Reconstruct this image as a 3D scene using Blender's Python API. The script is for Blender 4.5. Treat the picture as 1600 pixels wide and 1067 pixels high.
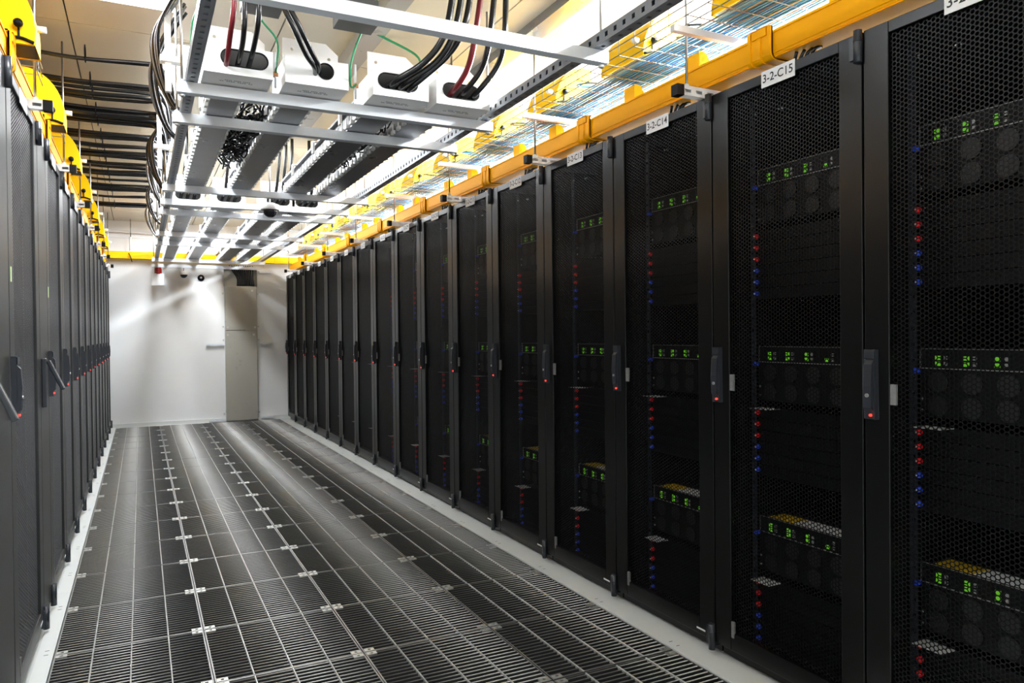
import bpy, math, random
from math import sin, cos, pi, radians
from mathutils import Vector, Matrix
from mathutils.geometry import tessellate_polygon

for o in list(bpy.data.objects):
    bpy.data.objects.remove(o)
SC = bpy.context.scene
COL = SC.collection
RND = random.Random(7)

# ------------------------------------------------------------------ camera
F, YAW, PITCH, ROLL, CAMH = 1154.0, .4656, .0100, -.0098, 1.1284
fw = Vector((sin(YAW) * cos(PITCH), cos(YAW) * cos(PITCH), -sin(PITCH)))
rt0 = Vector((cos(YAW), -sin(YAW), 0)); up0 = rt0.cross(fw)
rt = cos(ROLL) * rt0 + sin(ROLL) * up0
up = -sin(ROLL) * rt0 + cos(ROLL) * up0
cam_d = bpy.data.cameras.new('camera')
cam = bpy.data.objects.new('camera', cam_d); COL.objects.link(cam)
cam_d.sensor_width = 36.0; cam_d.sensor_fit = 'HORIZONTAL'; cam_d.lens = 36.0 * F / 1600.0
cam_d.clip_start = .02; cam_d.clip_end = 60
M = Matrix.Identity(4)
for i in range(3):
    M[i][0] = rt[i]; M[i][1] = up[i]; M[i][2] = -fw[i]
M[2][3] = CAMH
cam.matrix_world = M
SC.camera = cam

# ------------------------------------------------------------------ world, exposure
w = bpy.data.worlds.new('world'); SC.world = w; w.use_nodes = True
w.node_tree.nodes['Background'].inputs[0].default_value = (.9, .95, 1, 1)
w.node_tree.nodes['Background'].inputs[1].default_value = .02
SC.view_settings.view_transform = 'Standard'
SC.view_settings.look = 'None'
SC.view_settings.exposure = 0.48
SC.view_settings.gamma = 1.0
SC.view_settings.use_curve_mapping = False

LAMP_W = 1.0      # overall lamp strength

# ------------------------------------------------------------------ materials
def srgb(r, g, b):
    f = lambda c: (c / 255 / 12.92) if c / 255 <= .04045 else ((c / 255 + .055) / 1.055) ** 2.4
    return (f(r), f(g), f(b), 1)

def mat(name, col, rough=.5, metal=0.0, spec=.5, emit=None, estr=0, noise=0, nscale=40, bump=0, coat=0):
    m = bpy.data.materials.new(name); m.use_nodes = True
    nt = m.node_tree; b = nt.nodes['Principled BSDF']
    if len(col) == 3: col = (*col, 1)
    b.inputs['Base Color'].default_value = col
    b.inputs['Roughness'].default_value = rough
    b.inputs['Metallic'].default_value = metal
    b.inputs['Specular IOR Level'].default_value = spec
    if coat: b.inputs['Coat Weight'].default_value = coat
    if emit:
        b.inputs['Emission Color'].default_value = (*emit[:3], 1)
        b.inputs['Emission Strength'].default_value = estr
    if noise or bump:
        tc = nt.nodes.new('ShaderNodeTexCoord'); n = nt.nodes.new('ShaderNodeTexNoise')
        n.inputs['Scale'].default_value = nscale; n.inputs['Detail'].default_value = 4
        nt.links.new(tc.outputs['Object'], n.inputs['Vector'])
        if noise:
            mx = nt.nodes.new('ShaderNodeMix'); mx.data_type = 'RGBA'
            mx.inputs[6].default_value = tuple(c * (1 - noise) for c in col[:3]) + (1,)
            mx.inputs[7].default_value = tuple(min(1, c * (1 + noise)) for c in col[:3]) + (1,)
            nt.links.new(n.outputs['Fac'], mx.inputs[0])
            nt.links.new(mx.outputs[2], b.inputs['Base Color'])
            mr = nt.nodes.new('ShaderNodeMapRange')
            mr.inputs[3].default_value = max(.02, rough - .08); mr.inputs[4].default_value = rough + .08
            nt.links.new(n.outputs['Fac'], mr.inputs[0]); nt.links.new(mr.outputs[0], b.inputs['Roughness'])
        if bump:
            bp = nt.nodes.new('ShaderNodeBump'); bp.inputs['Strength'].default_value = bump
            bp.inputs['Distance'].default_value = .002
            nt.links.new(n.outputs['Fac'], bp.inputs['Height']); nt.links.new(bp.outputs[0], b.inputs['Normal'])
    return m

BLACK = mat('black powder coat', (.0035, .0036, .0038), .29, spec=.34)
BLACK_LIT = mat('lit black powder coat', (.020, .0205, .021), .36)  # lighter copy of the black coat; stronger left-row light put into colour
MESHM_LIT = mat('lit black perforated steel', (.07, .071, .075), .4)  # lighter copy of the black mesh, left-row light painted in
MESHM = mat('black perforated steel', (.0035, .0037, .004), .38, spec=.18)
INNER = mat('dark cabinet inside', (.010, .0105, .012), .5)
DARKP = mat('dark plastic', (.0045, .0048, .0056), .45, spec=.15)
HANDLE = mat('charcoal handle plastic', (.022, .025, .032), .35)
GALV = mat('galvanised steel', (.80, .84, .90), .32, .25, noise=.06, nscale=25)
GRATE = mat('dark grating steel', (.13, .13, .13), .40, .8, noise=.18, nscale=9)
GTOP = mat('worn and lit grating top', (.35, .35, .345), .48, .85, noise=.12, nscale=9)  # worn tops; lit tops against black gaps put into the colour as well
GROD = mat('cross rod with painted glint', (.62, .62, .61), .4, .6, noise=.1, nscale=60)  # glint of the twisted rods put into a brighter base colour
GPLATE = mat('bright corner plate', (.62, .62, .60), .45, .8, noise=.3, nscale=180)
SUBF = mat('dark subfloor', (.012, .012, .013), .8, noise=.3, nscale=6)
WHITEP = mat('white floor plate', (.72, .74, .73), .5, noise=.04, nscale=15)
WALL = mat('grey white wall paint', (.86, .87, .88), .42, noise=.02, nscale=8)
BEIGE = mat('beige enamel panel', (.40, .385, .34), .3, noise=.03, nscale=10)
CEIL = mat('cream ceiling panel', (.74, .68, .53), .35, noise=.03, nscale=3)
SEAM = mat('ceiling joint', (.10, .095, .08), .8)
WBOX = mat('white box enamel', (.84, .83, .82), .35)
BUSM = mat('grey busway aluminium', (.27, .27, .28), .3, .7, noise=.06, nscale=12)
BOXG = mat('dark grey box enamel', (.07, .07, .07), .5)
CLIPM = mat('pale plastic clip', (.80, .80, .78), .45)
YEL = mat('yellow duct plastic', srgb(255, 176, 0), .5, spec=.15)
YEL2 = mat('bright yellow hood plastic', srgb(255, 200, 4), .5, spec=.15)
CAB = mat('black cable jacket', (.009, .009, .010), .27)
CABG = mat('grey cable jacket', (.22, .22, .23), .25)
CABR = mat('dark red cable jacket', (.16, .012, .018), .32)
BLUEC = mat('light blue data cable', (.07, .30, .62), .4)
TEALC = mat('pale teal data cable', (.32, .50, .56), .4)
GREENW = mat('green earth wire', (.01, .26, .10), .4)
COPPER = mat('copper lug', (.78, .36, .18), .3, 1.0)
WIREM = mat('zinc wire', (.40, .39, .37), .35, 1.0)
WHITEPL = mat('white label plastic', (.82, .82, .82), .5)
INK = mat('dark label ink', (.02, .02, .025), .6)
GREYPL = mat('grey printed tag', (.17, .17, .17), .6, noise=.6, nscale=400)
REDK = mat('red knob', (.62, .01, .015), .35, emit=(1, .02, .03), estr=.06)  # faint glow added, though the knob is no lamp
BLUEK = mat('blue knob', (.02, .06, .55), .35, emit=(.05, .12, 1), estr=.05)  # slight self-glow added to a plain knob
REDLED = mat('red indicator', (.8, .02, .01), .3, emit=(1, .03, .02), estr=2.2)
GREENLED = mat('green status lamp', (.10, .30, .03), .4, emit=(.17, .62, .02), estr=.28)
YELTAG = mat('yellow tag', (.80, .52, .02), .5)
GREENTAG = mat('pale green sticker', (.55, .70, .35), .6)
SILVER = mat('silver trim', (.62, .62, .62), .35, .9)
LEDBEZ = mat('bezel line grey', (.30, .30, .29), .4, .3)
LAMPD = mat('lamp diffuser', (.9, .9, .9), .4, emit=(1, .985, .95), estr=1.6 * LAMP_W)
LAMPB = mat('lamp housing', (.8, .8, .8), .4)
REDGL = mat('red beacon glass', (.32, .006, .01), .15)
GLASSD = mat('smoked dome', (.02, .02, .025), .08)
SEATBL = mat('bluish side post', (.035, .04, .055), .4)
GRASSM = mat('fan grille', (.013, .013, .014), .45)
RAIL_SHADED = mat('steel rail', (.26, .28, .31), .38, .75, noise=.06, nscale=25)  # darker than the beams: underside shadow of the rails put into the colour
WHITEB = mat('bright white plastic', (.9, .92, .95), .4)

# ------------------------------------------------------------------ mesh builder
class MB:
    def __init__(s): s.v = []; s.f = []; s.sm = []
    def box(s, x0, x1, y0, y1, z0, z1, mx=None):
        b = len(s.v)
        P = [(x0, y0, z0), (x1, y0, z0), (x1, y1, z0), (x0, y1, z0), (x0, y0, z1), (x1, y0, z1), (x1, y1, z1), (x0, y1, z1)]
        if mx is not None: P = [tuple(mx @ Vector(p)) for p in P]
        s.v += P
        for q in ((0, 3, 2, 1), (4, 5, 6, 7), (0, 1, 5, 4), (1, 2, 6, 5), (2, 3, 7, 6), (3, 0, 4, 7)):
            s.f.append(tuple(b + i for i in q)); s.sm.append(False)
        return s
    def prism(s, poly, axis, a, c, holes=(), smooth=False):
        """poly: list of 2D points; axis 0: (y,z) swept in x; 1: (x,z) in y; 2: (x,y) in z"""
        def to3(p, t):
            return (t, p[0], p[1]) if axis == 0 else ((p[0], t, p[1]) if axis == 1 else (p[0], p[1], t))
        loops = [list(poly)] + [list(h) for h in holes]
        flat = [p for l in loops for p in l]
        b = len(s.v); n = len(flat)
        s.v += [to3(p, a) for p in flat] + [to3(p, c) for p in flat]
        tris = tessellate_polygon([[Vector((p[0], p[1], 0)) for p in l] for l in loops])
        for t in tris:
            s.f.append(tuple(b + i for i in t)); s.sm.append(False)
            s.f.append(tuple(b + n + i for i in reversed(t))); s.sm.append(False)
        k = 0
        for l in loops:
            m = len(l)
            for i in range(m):
                j = (i + 1) % m
                s.f.append((b + k + i, b + k + j, b + n + k + j, b + n + k + i)); s.sm.append(i in smooth if isinstance(smooth, tuple) else smooth)
            k += m
        return s
    def tube(s, pts, r, n=8, caps=True):
        pts = [Vector(p) for p in pts]; b = len(s.v); m = len(pts)
        t = (pts[1] - pts[0]).normalized()
        nrm = t.orthogonal().normalized()
        for i, p in enumerate(pts):
            if i == 0: t2 = (pts[1] - pts[0])
            elif i == m - 1: t2 = pts[-1] - pts[-2]
            else: t2 = pts[i + 1] - pts[i - 1]
            t2.normalize()
            nrm = (nrm - t2 * nrm.dot(t2)).normalized(); bi = t2.cross(nrm)
            rr = r[i] if isinstance(r, (list, tuple)) else r
            for k in range(n):
                a = 2 * pi * k / n
                s.v.append(tuple(p + (nrm * cos(a) + bi * sin(a)) * rr))
        for i in range(m - 1):
            for k in range(n):
                k2 = (k + 1) % n
                s.f.append((b + i * n + k, b + i * n + k2, b + (i + 1) * n + k2, b + (i + 1) * n + k)); s.sm.append(n > 5)
        if caps:
            s.f.append(tuple(b + k for k in reversed(range(n)))); s.sm.append(False)
            s.f.append(tuple(b + (m - 1) * n + k for k in range(n))); s.sm.append(False)
        return s
    def cyl(s, p0, p1, r, n=16): return s.tube([p0, p1], r, n)
    def lathe(s, prof, c, n=20, axis='z'):
        b = len(s.v); m = len(prof)
        for (r, h) in prof:
            for k in range(n):
                a = 2 * pi * k / n
                q = (r * cos(a), r * sin(a), h)
                if axis == 'x': q = (h, q[0], q[1])
                elif axis == 'y': q = (q[0], h, q[1])
                s.v.append((c[0] + q[0], c[1] + q[1], c[2] + q[2]))
        for i in range(m - 1):
            for k in range(n):
                k2 = (k + 1) % n
                s.f.append((b + i * n + k, b + i * n + k2, b + (i + 1) * n + k2, b + (i + 1) * n + k)); s.sm.append(True)
        s.f.append(tuple(b + k for k in reversed(range(n)))); s.sm.append(False)
        s.f.append(tuple(b + (m - 1) * n + k for k in range(n))); s.sm.append(False)
        return s
    def mesh(s, name):
        me = bpy.data.meshes.new(name); me.from_pydata(s.v, [], s.f)
        me.polygons.foreach_set('use_smooth', s.sm); me.update(); return me
    def build(s, name, m, parent=None, bevel=0, loc=None):
        o = bpy.data.objects.new(name, s.mesh(name)); COL.objects.link(o)
        o.data.materials.append(m)
        if parent is not None: o.parent = parent
        if loc: o.location = loc
        if bevel:
            bv = o.modifiers.new('bevel', 'BEVEL'); bv.width = bevel; bv.segments = 2; bv.limit_method = 'ANGLE'
        return o

def tag(o, label, cat, group=None, kind=None):
    o['label'] = label; o['category'] = cat
    if group: o['group'] = group
    if kind: o['kind'] = kind
    return o
def struct(o, kind='structure'): o['kind'] = kind; return o
def thing(name, loc, label, cat, group=None, rz=0):
    o = bpy.data.objects.new(name, None); COL.objects.link(o); o.empty_display_size = .05
    o.location = loc; o.rotation_euler = (0, 0, rz); return tag(o, label, cat, group)
def kids(o): return list(o.children)
def dup(o, loc=None, rz=None, label=None, group=None, parent=None, skip=()):
    c = o.copy(); COL.objects.link(c)
    if parent is not None: c.parent = parent
    for ch in kids(o):
        if ch.name.split('.')[0] in skip: continue
        dup(ch, parent=c)
    if loc is not None: c.location = loc
    if rz is not None: c.rotation_euler = (0, 0, rz)
    if label: c['label'] = label
    if group: c['group'] = group
    return c
def smooth(pts, n=6):
    P = [Vector(p) for p in pts]; P = [P[0] * 2 - P[1]] + P + [P[-1] * 2 - P[-2]]; out = []
    for i in range(1, len(P) - 2):
        a, b, c, d = P[i - 1:i + 3]
        for k in range(n):
            t = k / n
            out.append(.5 * ((2 * b) + (c - a) * t + (2 * a - 5 * b + 4 * c - d) * t * t + (3 * b - a - 3 * c + d) * t ** 3))
    out.append(P[-2]); return out
ORD = ['first', 'second', 'third', 'fourth', 'fifth', 'sixth', 'seventh', 'eighth', 'ninth', 'tenth', 'eleventh', 'twelfth', 'thirteenth',
       'fourteenth', 'fifteenth', 'sixteenth', 'seventeenth', 'eighteenth', 'nineteenth', 'twentieth']
def oblong(cx, cy, w, h, n=10):
    r = h / 2; d = max(0, w / 2 - r); P = []
    for i in range(n + 1): a = -pi / 2 + pi * i / n; P.append((cx + d + r * cos(a), cy + r * sin(a)))
    for i in range(n + 1): a = pi / 2 + pi * i / n; P.append((cx - d + r * cos(a), cy + r * sin(a)))
    if d == 0: P = [(cx + r * cos(2 * pi * i / (2 * n)), cy + r * sin(2 * pi * i / (2 * n))) for i in range(2 * n)]
    return P

# ------------------------------------------------------------------ key measures (metres)
XR, XL = 1.781, -.345           # faces of the right and left cabinet rows
HC = 1.953                      # cabinet height
WY = 10.5                       # back wall
ZC = 2.60                       # ceiling
X0, T, R0 = -.2912, .4925, 4.0575

# ------------------------------------------------------------------ room
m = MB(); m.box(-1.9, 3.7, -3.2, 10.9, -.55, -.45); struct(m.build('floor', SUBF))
m = MB(); m.box(-1.7, XL, -3.0, WY, -.03, 0); struct(m.build('floor_left', WHITEP))
m = MB(); m.box(X0 + 4 * T + .075, 3.5, -3.0, WY, -.03, -.001); struct(m.build('floor_right', WHITEP))
m = MB(); m.box(XL, X0 + 4 * T + .075, -3.0, R0 - 5 * T - .004, -.03, 0); struct(m.build('floor_front', WHITEP))
m = MB(); m.box(-1.8, 3.6, WY, WY + .1, -.45, ZC); struct(m.build('wall_back', WALL))
m = MB(); m.box(-1.8, -1.7, -3.1, WY, -.45, ZC); struct(m.build('wall_left', WALL))
m = MB(); m.box(3.5, 3.6, -3.1, WY, -.45, ZC); struct(m.build('wall_right', WALL))
m = MB(); m.box(-1.7, 3.5, -3.1, -3.0, -.45, ZC); struct(m.build('wall_front', WALL))
m = MB(); m.box(-1.8, 3.6, -3.1, WY + .1, ZC + .012, ZC + .1); struct(m.build('ceiling', SEAM))
m = MB()
xs = [-1.7, -.283, .62, 1.52, 2.42, 3.5]; ys = [-3.0, -1.7, .2, 2.1, 4.0, 5.9, 7.8, 9.7, WY]
for i in range(len(xs) - 1):
    for j in range(len(ys) - 1):
        g = .0035
        m.box(xs[i] + g, xs[i + 1] - g, ys[j] + g, ys[j + 1] - g, ZC, ZC + .012)
struct(m.build('ceiling_panels', CEIL))
# wall band lines near the ceiling, skirting
m = MB(); m.box(-1.7, 3.5, WY - .012, WY, 2.385, 2.40); struct(m.build('trim_1', WALL))
m = MB(); m.box(-1.7, 3.5, WY - .02, WY - .0005, 0, .05); struct(m.build('baseboard_back', WHITEP))
# white plates beside the gratings
def holes_plate(x0, x1, y0, y1, name):
    mm = MB(); mm.box(x0, x1, y0, y1, -.03, .004); return struct(mm.build(name, WHITEP, bevel=.001))
holes_plate(XL, X0 - .002, R0 - 5 * T, WY, 'trim_2')
holes_plate(X0 + 4 * T + .002, X0 + 4 * T + .075, R0 - 5 * T, WY, 'trim_3')
holes_plate(X0 - .002, X0 + 4 * T + .002, R0 + 13 * T + .002, WY, 'trim_4')
mm = MB()
for s_, x in ((0, X0 - .025), (1, X0 + 4 * T + .03)):
    for r in range(-5, 13):
        for d in (-.02, .02): mm.box(x - .007, x + .007, R0 + r * T + d + .03 - .0015, R0 + r * T + d + .03 + .0015, .004, .0045)
struct(mm.build('trim_5', INK))
for i in range(5):
    mm = MB(); mm.box(X0 + i * T - .03, X0 + i * T + .03, R0 - 5 * T, R0 + 13 * T, -.075, -.032); struct(mm.build('trim_%d' % (6 + i), GRATE))
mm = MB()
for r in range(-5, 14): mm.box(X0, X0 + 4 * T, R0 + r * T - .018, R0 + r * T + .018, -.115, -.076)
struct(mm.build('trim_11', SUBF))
mm = MB()
for i in range(5):
    for r in range(-5, 14): mm.box(X0 + i * T - .02, X0 + i * T + .02, R0 + r * T - .02, R0 + r * T + .02, -.45, -.116)
struct(mm.build('trim_12', GRATE))

# ------------------------------------------------------------------ floor gratings
def make_tile():
    t = thing('floor_grating', (0, 0, 0), 'x', 'floor tile', 'steel grating floor tiles')
    m = MB(); g = .0015; nb = 20; nbar = 0
    for i in range(nb):
        y = (i + .5) * T / nb
        m.prism([(y - .0029, -.022), (y + .0029, -.022), (y + .0029, -.0032), (y + .0022, -.0018), (y + .0010, -.001), (y - .0010, -.001), (y - .0022, -.0018), (y - .0029, -.0032)], 0, .006, T - .006, smooth=(2, 3, 4, 5, 6))
    nbar = len(m.f)
    for k in (1, 2, 3):
        x = k * T / 4
        m.prism([(x - .0028, -.009), (x + .0028, -.009), (x + .0028, -.001), (x + .0012, .0009), (x - .0012, .0009), (x - .0028, -.001)], 1, .005, T - .005)
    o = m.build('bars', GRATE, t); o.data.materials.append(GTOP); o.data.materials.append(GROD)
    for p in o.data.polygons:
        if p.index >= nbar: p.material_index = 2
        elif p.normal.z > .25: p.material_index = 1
    m = MB()
    m.box(g, .0065, g, T - g, -.03, -.0005); m.box(T - .0065, T - g, g, T - g, -.03, -.0005)
    m.box(.0065, T - .0065, g, .0055, -.03, -.0005); m.box(.0065, T - .0065, T - .0055, T - g, -.03, -.0005)
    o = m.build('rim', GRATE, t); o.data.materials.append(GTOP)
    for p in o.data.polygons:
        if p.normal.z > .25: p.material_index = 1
    for (x, y) in ((.0065, .0055), (T - .0415, .0055), (.0065, T - .0275), (T - .0415, T - .0275)):
        m = MB(); m.prism([(x, y), (x + .035, y), (x + .035, y + .022), (x, y + .022)], 2, -.004, .0012,
                          holes=[oblong(x + .0175, y + .011, .012, .012, 6)])
        m.build('corner_plate', GPLATE, t)
    return t
cols = ['beside the left white strip', 'in second column from left', 'in third column from left', 'beside the right white strip']
tile0 = None
for c in range(4):
    for r in range(-5, 13):
        n = 12 - r
        lab = 'floor grating tile %s, %s row from back wall' % (cols[c], ORD[n])
        loc = (X0 + c * T, R0 + r * T, 0)
        if tile0 is None: tile0 = make_tile(); tile0.location = loc; tile0['label'] = lab
        else: tl = dup(tile0, loc, label=lab); tl.rotation_euler = (RND.uniform(-.0035, .0035), RND.uniform(-.0012, .0012), 0)

# ------------------------------------------------------------------ perforated sheet
def perf_mesh(w, h, p, ratio, x, th=.0005):
    """hex perforated sheet in the y-z plane, centred in y, base z=0"""
    Rr = p / math.sqrt(3); ri = Rr * ratio
    verts = {}; V = []; Fc = []
    def vid(y, z, d=0):
        k = (round(y * 2e4), round(z * 2e4), d)
        if k not in verts: verts[k] = len(V); V.append((x + d * th, y, z))
        return verts[k]
    nx = int(w / (1.5 * Rr)); nz = int(h / p)
    y00 = -(nx - 1) * 1.5 * Rr / 2
    for i in range(nx):
        for j in range(nz):
            cy = y00 + i * 1.5 * Rr; cz = (j + .5) * p + (p / 2 if i % 2 else 0)
            o = []; n_ = []; b_ = []
            for k in range(6):
                a = pi / 3 * k
                o.append(vid(cy + Rr * cos(a), cz + Rr * sin(a)))
                n_.append(len(V)); V.append((x, cy + ri * cos(a), cz + ri * sin(a)))
            for k in range(6):
                a = pi / 3 * k
                b_.append(len(V)); V.append((x + th, cy + ri * cos(a), cz + ri * sin(a)))
            for k in range(6):
                k2 = (k + 1) % 6
                Fc.append((o[k], n_[k], n_[k2], o[k2])); Fc.append((n_[k], b_[k], b_[k2], n_[k2]))
    me = bpy.data.meshes.new('perforated_panel'); me.from_pydata(V, [], Fc); me.update(); return me

def text_mesh(body, size, name='lettering'):
    cu = bpy.data.curves.new(name, 'FONT'); cu.body = body; cu.size = size
    cu.align_x = 'CENTER'; cu.align_y = 'CENTER'; cu.offset = .0004
    ob = bpy.data.objects.new(name, cu); COL.objects.link(ob)
    bpy.context.view_layer.update()
    me = bpy.data.meshes.new_from_object(ob.evaluated_get(bpy.context.evaluated_depsgraph_get()))
    bpy.data.objects.remove(ob); bpy.data.curves.remove(cu)
    return me

# ------------------------------------------------------------------ server cabinet (front faces -x, near end is -y)
def handle_parts(d, y, z0=.888):
    m = MB()
    m.prism([(-.014, z0), (0, z0), (0, z0 + .188), (-.014, z0 + .188)], 1, y - .017, y + .017)
    m.prism([(-.014, z0 + .02), (-.022, z0 + .03), (-.026, z0 + .09), (-.022, z0 + .15), (-.014, z0 + .16)], 1, y - .012, y + .012)
    m.box(-.017, -.014, y - .015, y + .015, z0 + .164, z0 + .185)
    m.build('handle', HANDLE, d, bevel=.002)
    m = MB(); m.cyl((-.0275, y, z0 + .065), (-.024, y, z0 + .065), .0055, 12); m.build('lock', SILVER, d)
    m = MB(); m.cyl((-.0185, y - .004, z0 + .011), (-.013, y - .004, z0 + .011), .0036, 10); m.build('indicator_light', REDLED, d)
def make_cabinet(perf):
    W = .3
    t = thing('server_cabinet', (0, 0, 0), 'x', 'server cabinet', 'x')
    m = MB()
    for s in (-1, 1):
        a, b = sorted((s * W - s * .0015, s * (W - .018)))
        m.box(.05, 1.05, a, b, .03, HC)
        a, b = sorted((s * (W - .018), s * (W - .05)))
        m.box(.045, .075, a, b, .03, HC - .02)
    m.box(.05, 1.05, -W + .018, W - .018, HC - .02, HC); m.box(.05, 1.05, -W + .018, W - .018, .03, .05)
    m.box(1.03, 1.05, -W + .018, W - .018, .05, HC - .02)
    m.box(.043, .05, -W + .0015, W - .0015, HC - .03, HC)
    m.build('body', INNER, t)
    m = MB(); m.box(.035, 1.0, -W + .004, W - .004, 0.0045, .03); m.build('plinth', BLACK, t)
    for s in (-1, 1):
        m = MB(); y = s * .252
        for z in range(0, 42):
            m.box(.14, .143, y - .011, y - .005, .06 + z * .0445, .06 + z * .0445 + .0445)
            m.box(.14, .143, y + .005, y + .011, .06 + z * .0445, .06 + z * .0445 + .0445)
            m.box(.14, .143, y - .005, y + .005, .06 + z * .0445 + .01, .06 + z * .0445 + .0445)
        m.box(.143, .16, y + s * .009, y + s * .012, .06, 1.93)
        m.build('mounting_rail', SEATBL, t)
    for y in (.225, .12, .105):
        m = MB(); m.lathe([(.002, -.004), (.0045, -.002), (.0045, .002)], (.13, y, 1.868 + .1 * (y - .1)), 8, 'x'); m.build('bright_screw', SILVER, t)
    m = MB()
    m.box(0, .04, -.297, -.222, .045, HC - .003); m.box(0, .04, .222, .297, .045, HC - .003)
    m.box(0, .04, -.222, .222, HC - .036, HC - .003); m.box(0, .04, -.222, .222, .045, .105)
    d = m.build('door', BLACK, t, bevel=.0025)
    o = bpy.data.objects.new('perforated_panel', perf); COL.objects.link(o); o.parent = d; o.location = (0, 0, .09)
    for (z0, z1) in ((1.866, 1.954), (.018, .108)):
        m = MB(); m.cyl((-.007, -.291, z0), (-.007, -.291, z1), .0115, 14)
        m.box(-.006, .03, -.297, -.262, z0 + .012, z1 - .012); m.cyl((-.007, -.291, z1 - .03), (-.007, -.291, z1 - .027), .0125, 14)
        m.build('hinge', HANDLE, d)
    handle_parts(d, .272)
    m = MB(); m.box(-.001, .006, .203, .220, .93, .985); m.build('asset_sticker', GREYPL, d)
    m = MB(); m.box(-.001, .006, .207, .220, .09, .145); m.build('warning_tag', GREYPL, d)
    m = MB(); m.box(-.0015, 0, -.25, -.205, .062, .068); m.build('white_strip', WHITEPL, d)
    return t
PERF = perf_mesh(.455, 1.84, .0125, .76, .010)
PERF.materials.append(MESHM)
def name_plate(cab, body, size=.037):
    m = MB(); m.box(-.0025, -.0003, -.067, .067, HC - .050, HC + .001); p = m.build('name_plate', WHITEPL, cab)
    if body:
        me = text_mesh(body, size)
        for v in me.vertices: v.co = Vector((-.0032, -v.co.x * 1.0, HC - .0245 + v.co.y))
        me.materials.clear(); me.materials.append(INK)
        o = bpy.data.objects.new('lettering', me); COL.objects.link(o); o.parent = p
cab0 = make_cabinet(PERF)
Y0 = 1.384
right_cabs = {}
for k in range(-1, 15):
    num = 15 - k
    lab = 'tall black perforated-door server cabinet with white plate 3-2-C%d' % num
    loc = (XR, Y0 + .6 * k + .3, 0)
    if k == -1:
        c = cab0; c.location = loc; c['label'] = lab; c['group'] = 'server cabinets in the right row'
    else:
        c = dup(cab0, loc, label=lab, group='server cabinets in the right row', skip=('name_plate',))
    right_cabs[num] = c
for num, c in right_cabs.items(): name_plate(c, '3-2-C%d' % num)
# left row: the same cabinets turned round, in the lighter lit coats
spans = [(2.61, 3.335), (3.61, 4.28)] + [(4.28 + .61 * i, 4.28 + .61 * (i + 1)) for i in range(10)]
for i, (a, b) in enumerate(spans):
    if i == 0: lab = 'wide black mesh-door cabinet nearest the camera in the left row'
    elif i == 1: lab = 'black mesh-door cabinet just past the open-lever narrow cabinet on the left'
    else: lab = 'black mesh-door cabinet in the left row, %s from the back wall' % ORD[11 - i]
    c = dup(cab0, (XL, (a + b) / 2, 0), rz=pi, label=lab, group='server cabinets in the left row', skip=('name_plate',))
    c.scale = (1, (b - a) / .6, 1)
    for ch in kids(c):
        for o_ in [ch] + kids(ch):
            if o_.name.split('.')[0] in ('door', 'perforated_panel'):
                o_.material_slots[0].link = 'OBJECT'; o_.material_slots[0].material = BLACK_LIT if o_.name.startswith('door') else MESHM_LIT
    name_plate(c, None)
    if i < 2:
        for ch in kids(c):
            if ch.name.startswith('door'):
                m = MB(); m.box(-.0012, 0, .262, .276, 1.30, 1.345); m.build('green_sticker', GREENTAG, ch)
# narrow solid-door cabinets with a swung-out lever
def make_narrow(w):
    t = thing('narrow_cabinet', (0, 0, 0), 'x', 'narrow cabinet', 'narrow cabinets between the left row racks')
    W = w / 2
    m = MB(); m.box(.045, 1.05, -W + .002, W - .002, .03, HC); m.build('body', BLACK_LIT, t)
    m = MB(); m.box(.04, 1.0, -W + .004, W - .004, .0045, .03); m.build('plinth', BLACK_LIT, t)
    m = MB(); m.box(0, .04, -W + .003, W - .003, .045, HC - .003); d = m.build('door', BLACK_LIT, t, bevel=.003)
    m = MB(); y = W - .05; z0 = .862
    m.box(-.016, 0, y - .018, y + .018, z0, z0 + .19); m.build('handle_plate', HANDLE, d, bevel=.003)
    m = MB(); mx = Matrix.Translation((-.016, y - .004, z0 + .172)) @ Matrix.Rotation(radians(24), 4, 'Y') @ Matrix.Rotation(radians(6), 4, 'X')
    m.box(-.016, 0, -.012, .012, -.12, .005, mx); m.build('lever', HANDLE, d, bevel=.004)
    m = MB(); m.box(-.0025, -.0003, -.05, .05, HC - .050, HC + .001); m.build('name_plate', WHITEPL, t)
    for (z0, z1) in ((1.866, 1.954), (.018, .108)):
        m = MB(); m.cyl((-.007, -W + .009, z0), (-.007, -W + .009, z1), .0115, 14); m.build('hinge', HANDLE, d)
    return t
c = make_narrow(.275); c.location = (XL, 3.4725, 0); c.rotation_euler = (0, 0, pi); c['label'] = 'narrow solid-door black cabinet with open lever between two mesh-door cabinets on the left'
c = make_narrow(.5); c.location = (XL, 2.355, 0); c.rotation_euler = (0, 0, pi); c['label'] = 'solid-door black cabinet with open lever at the left edge of the photo'

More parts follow.
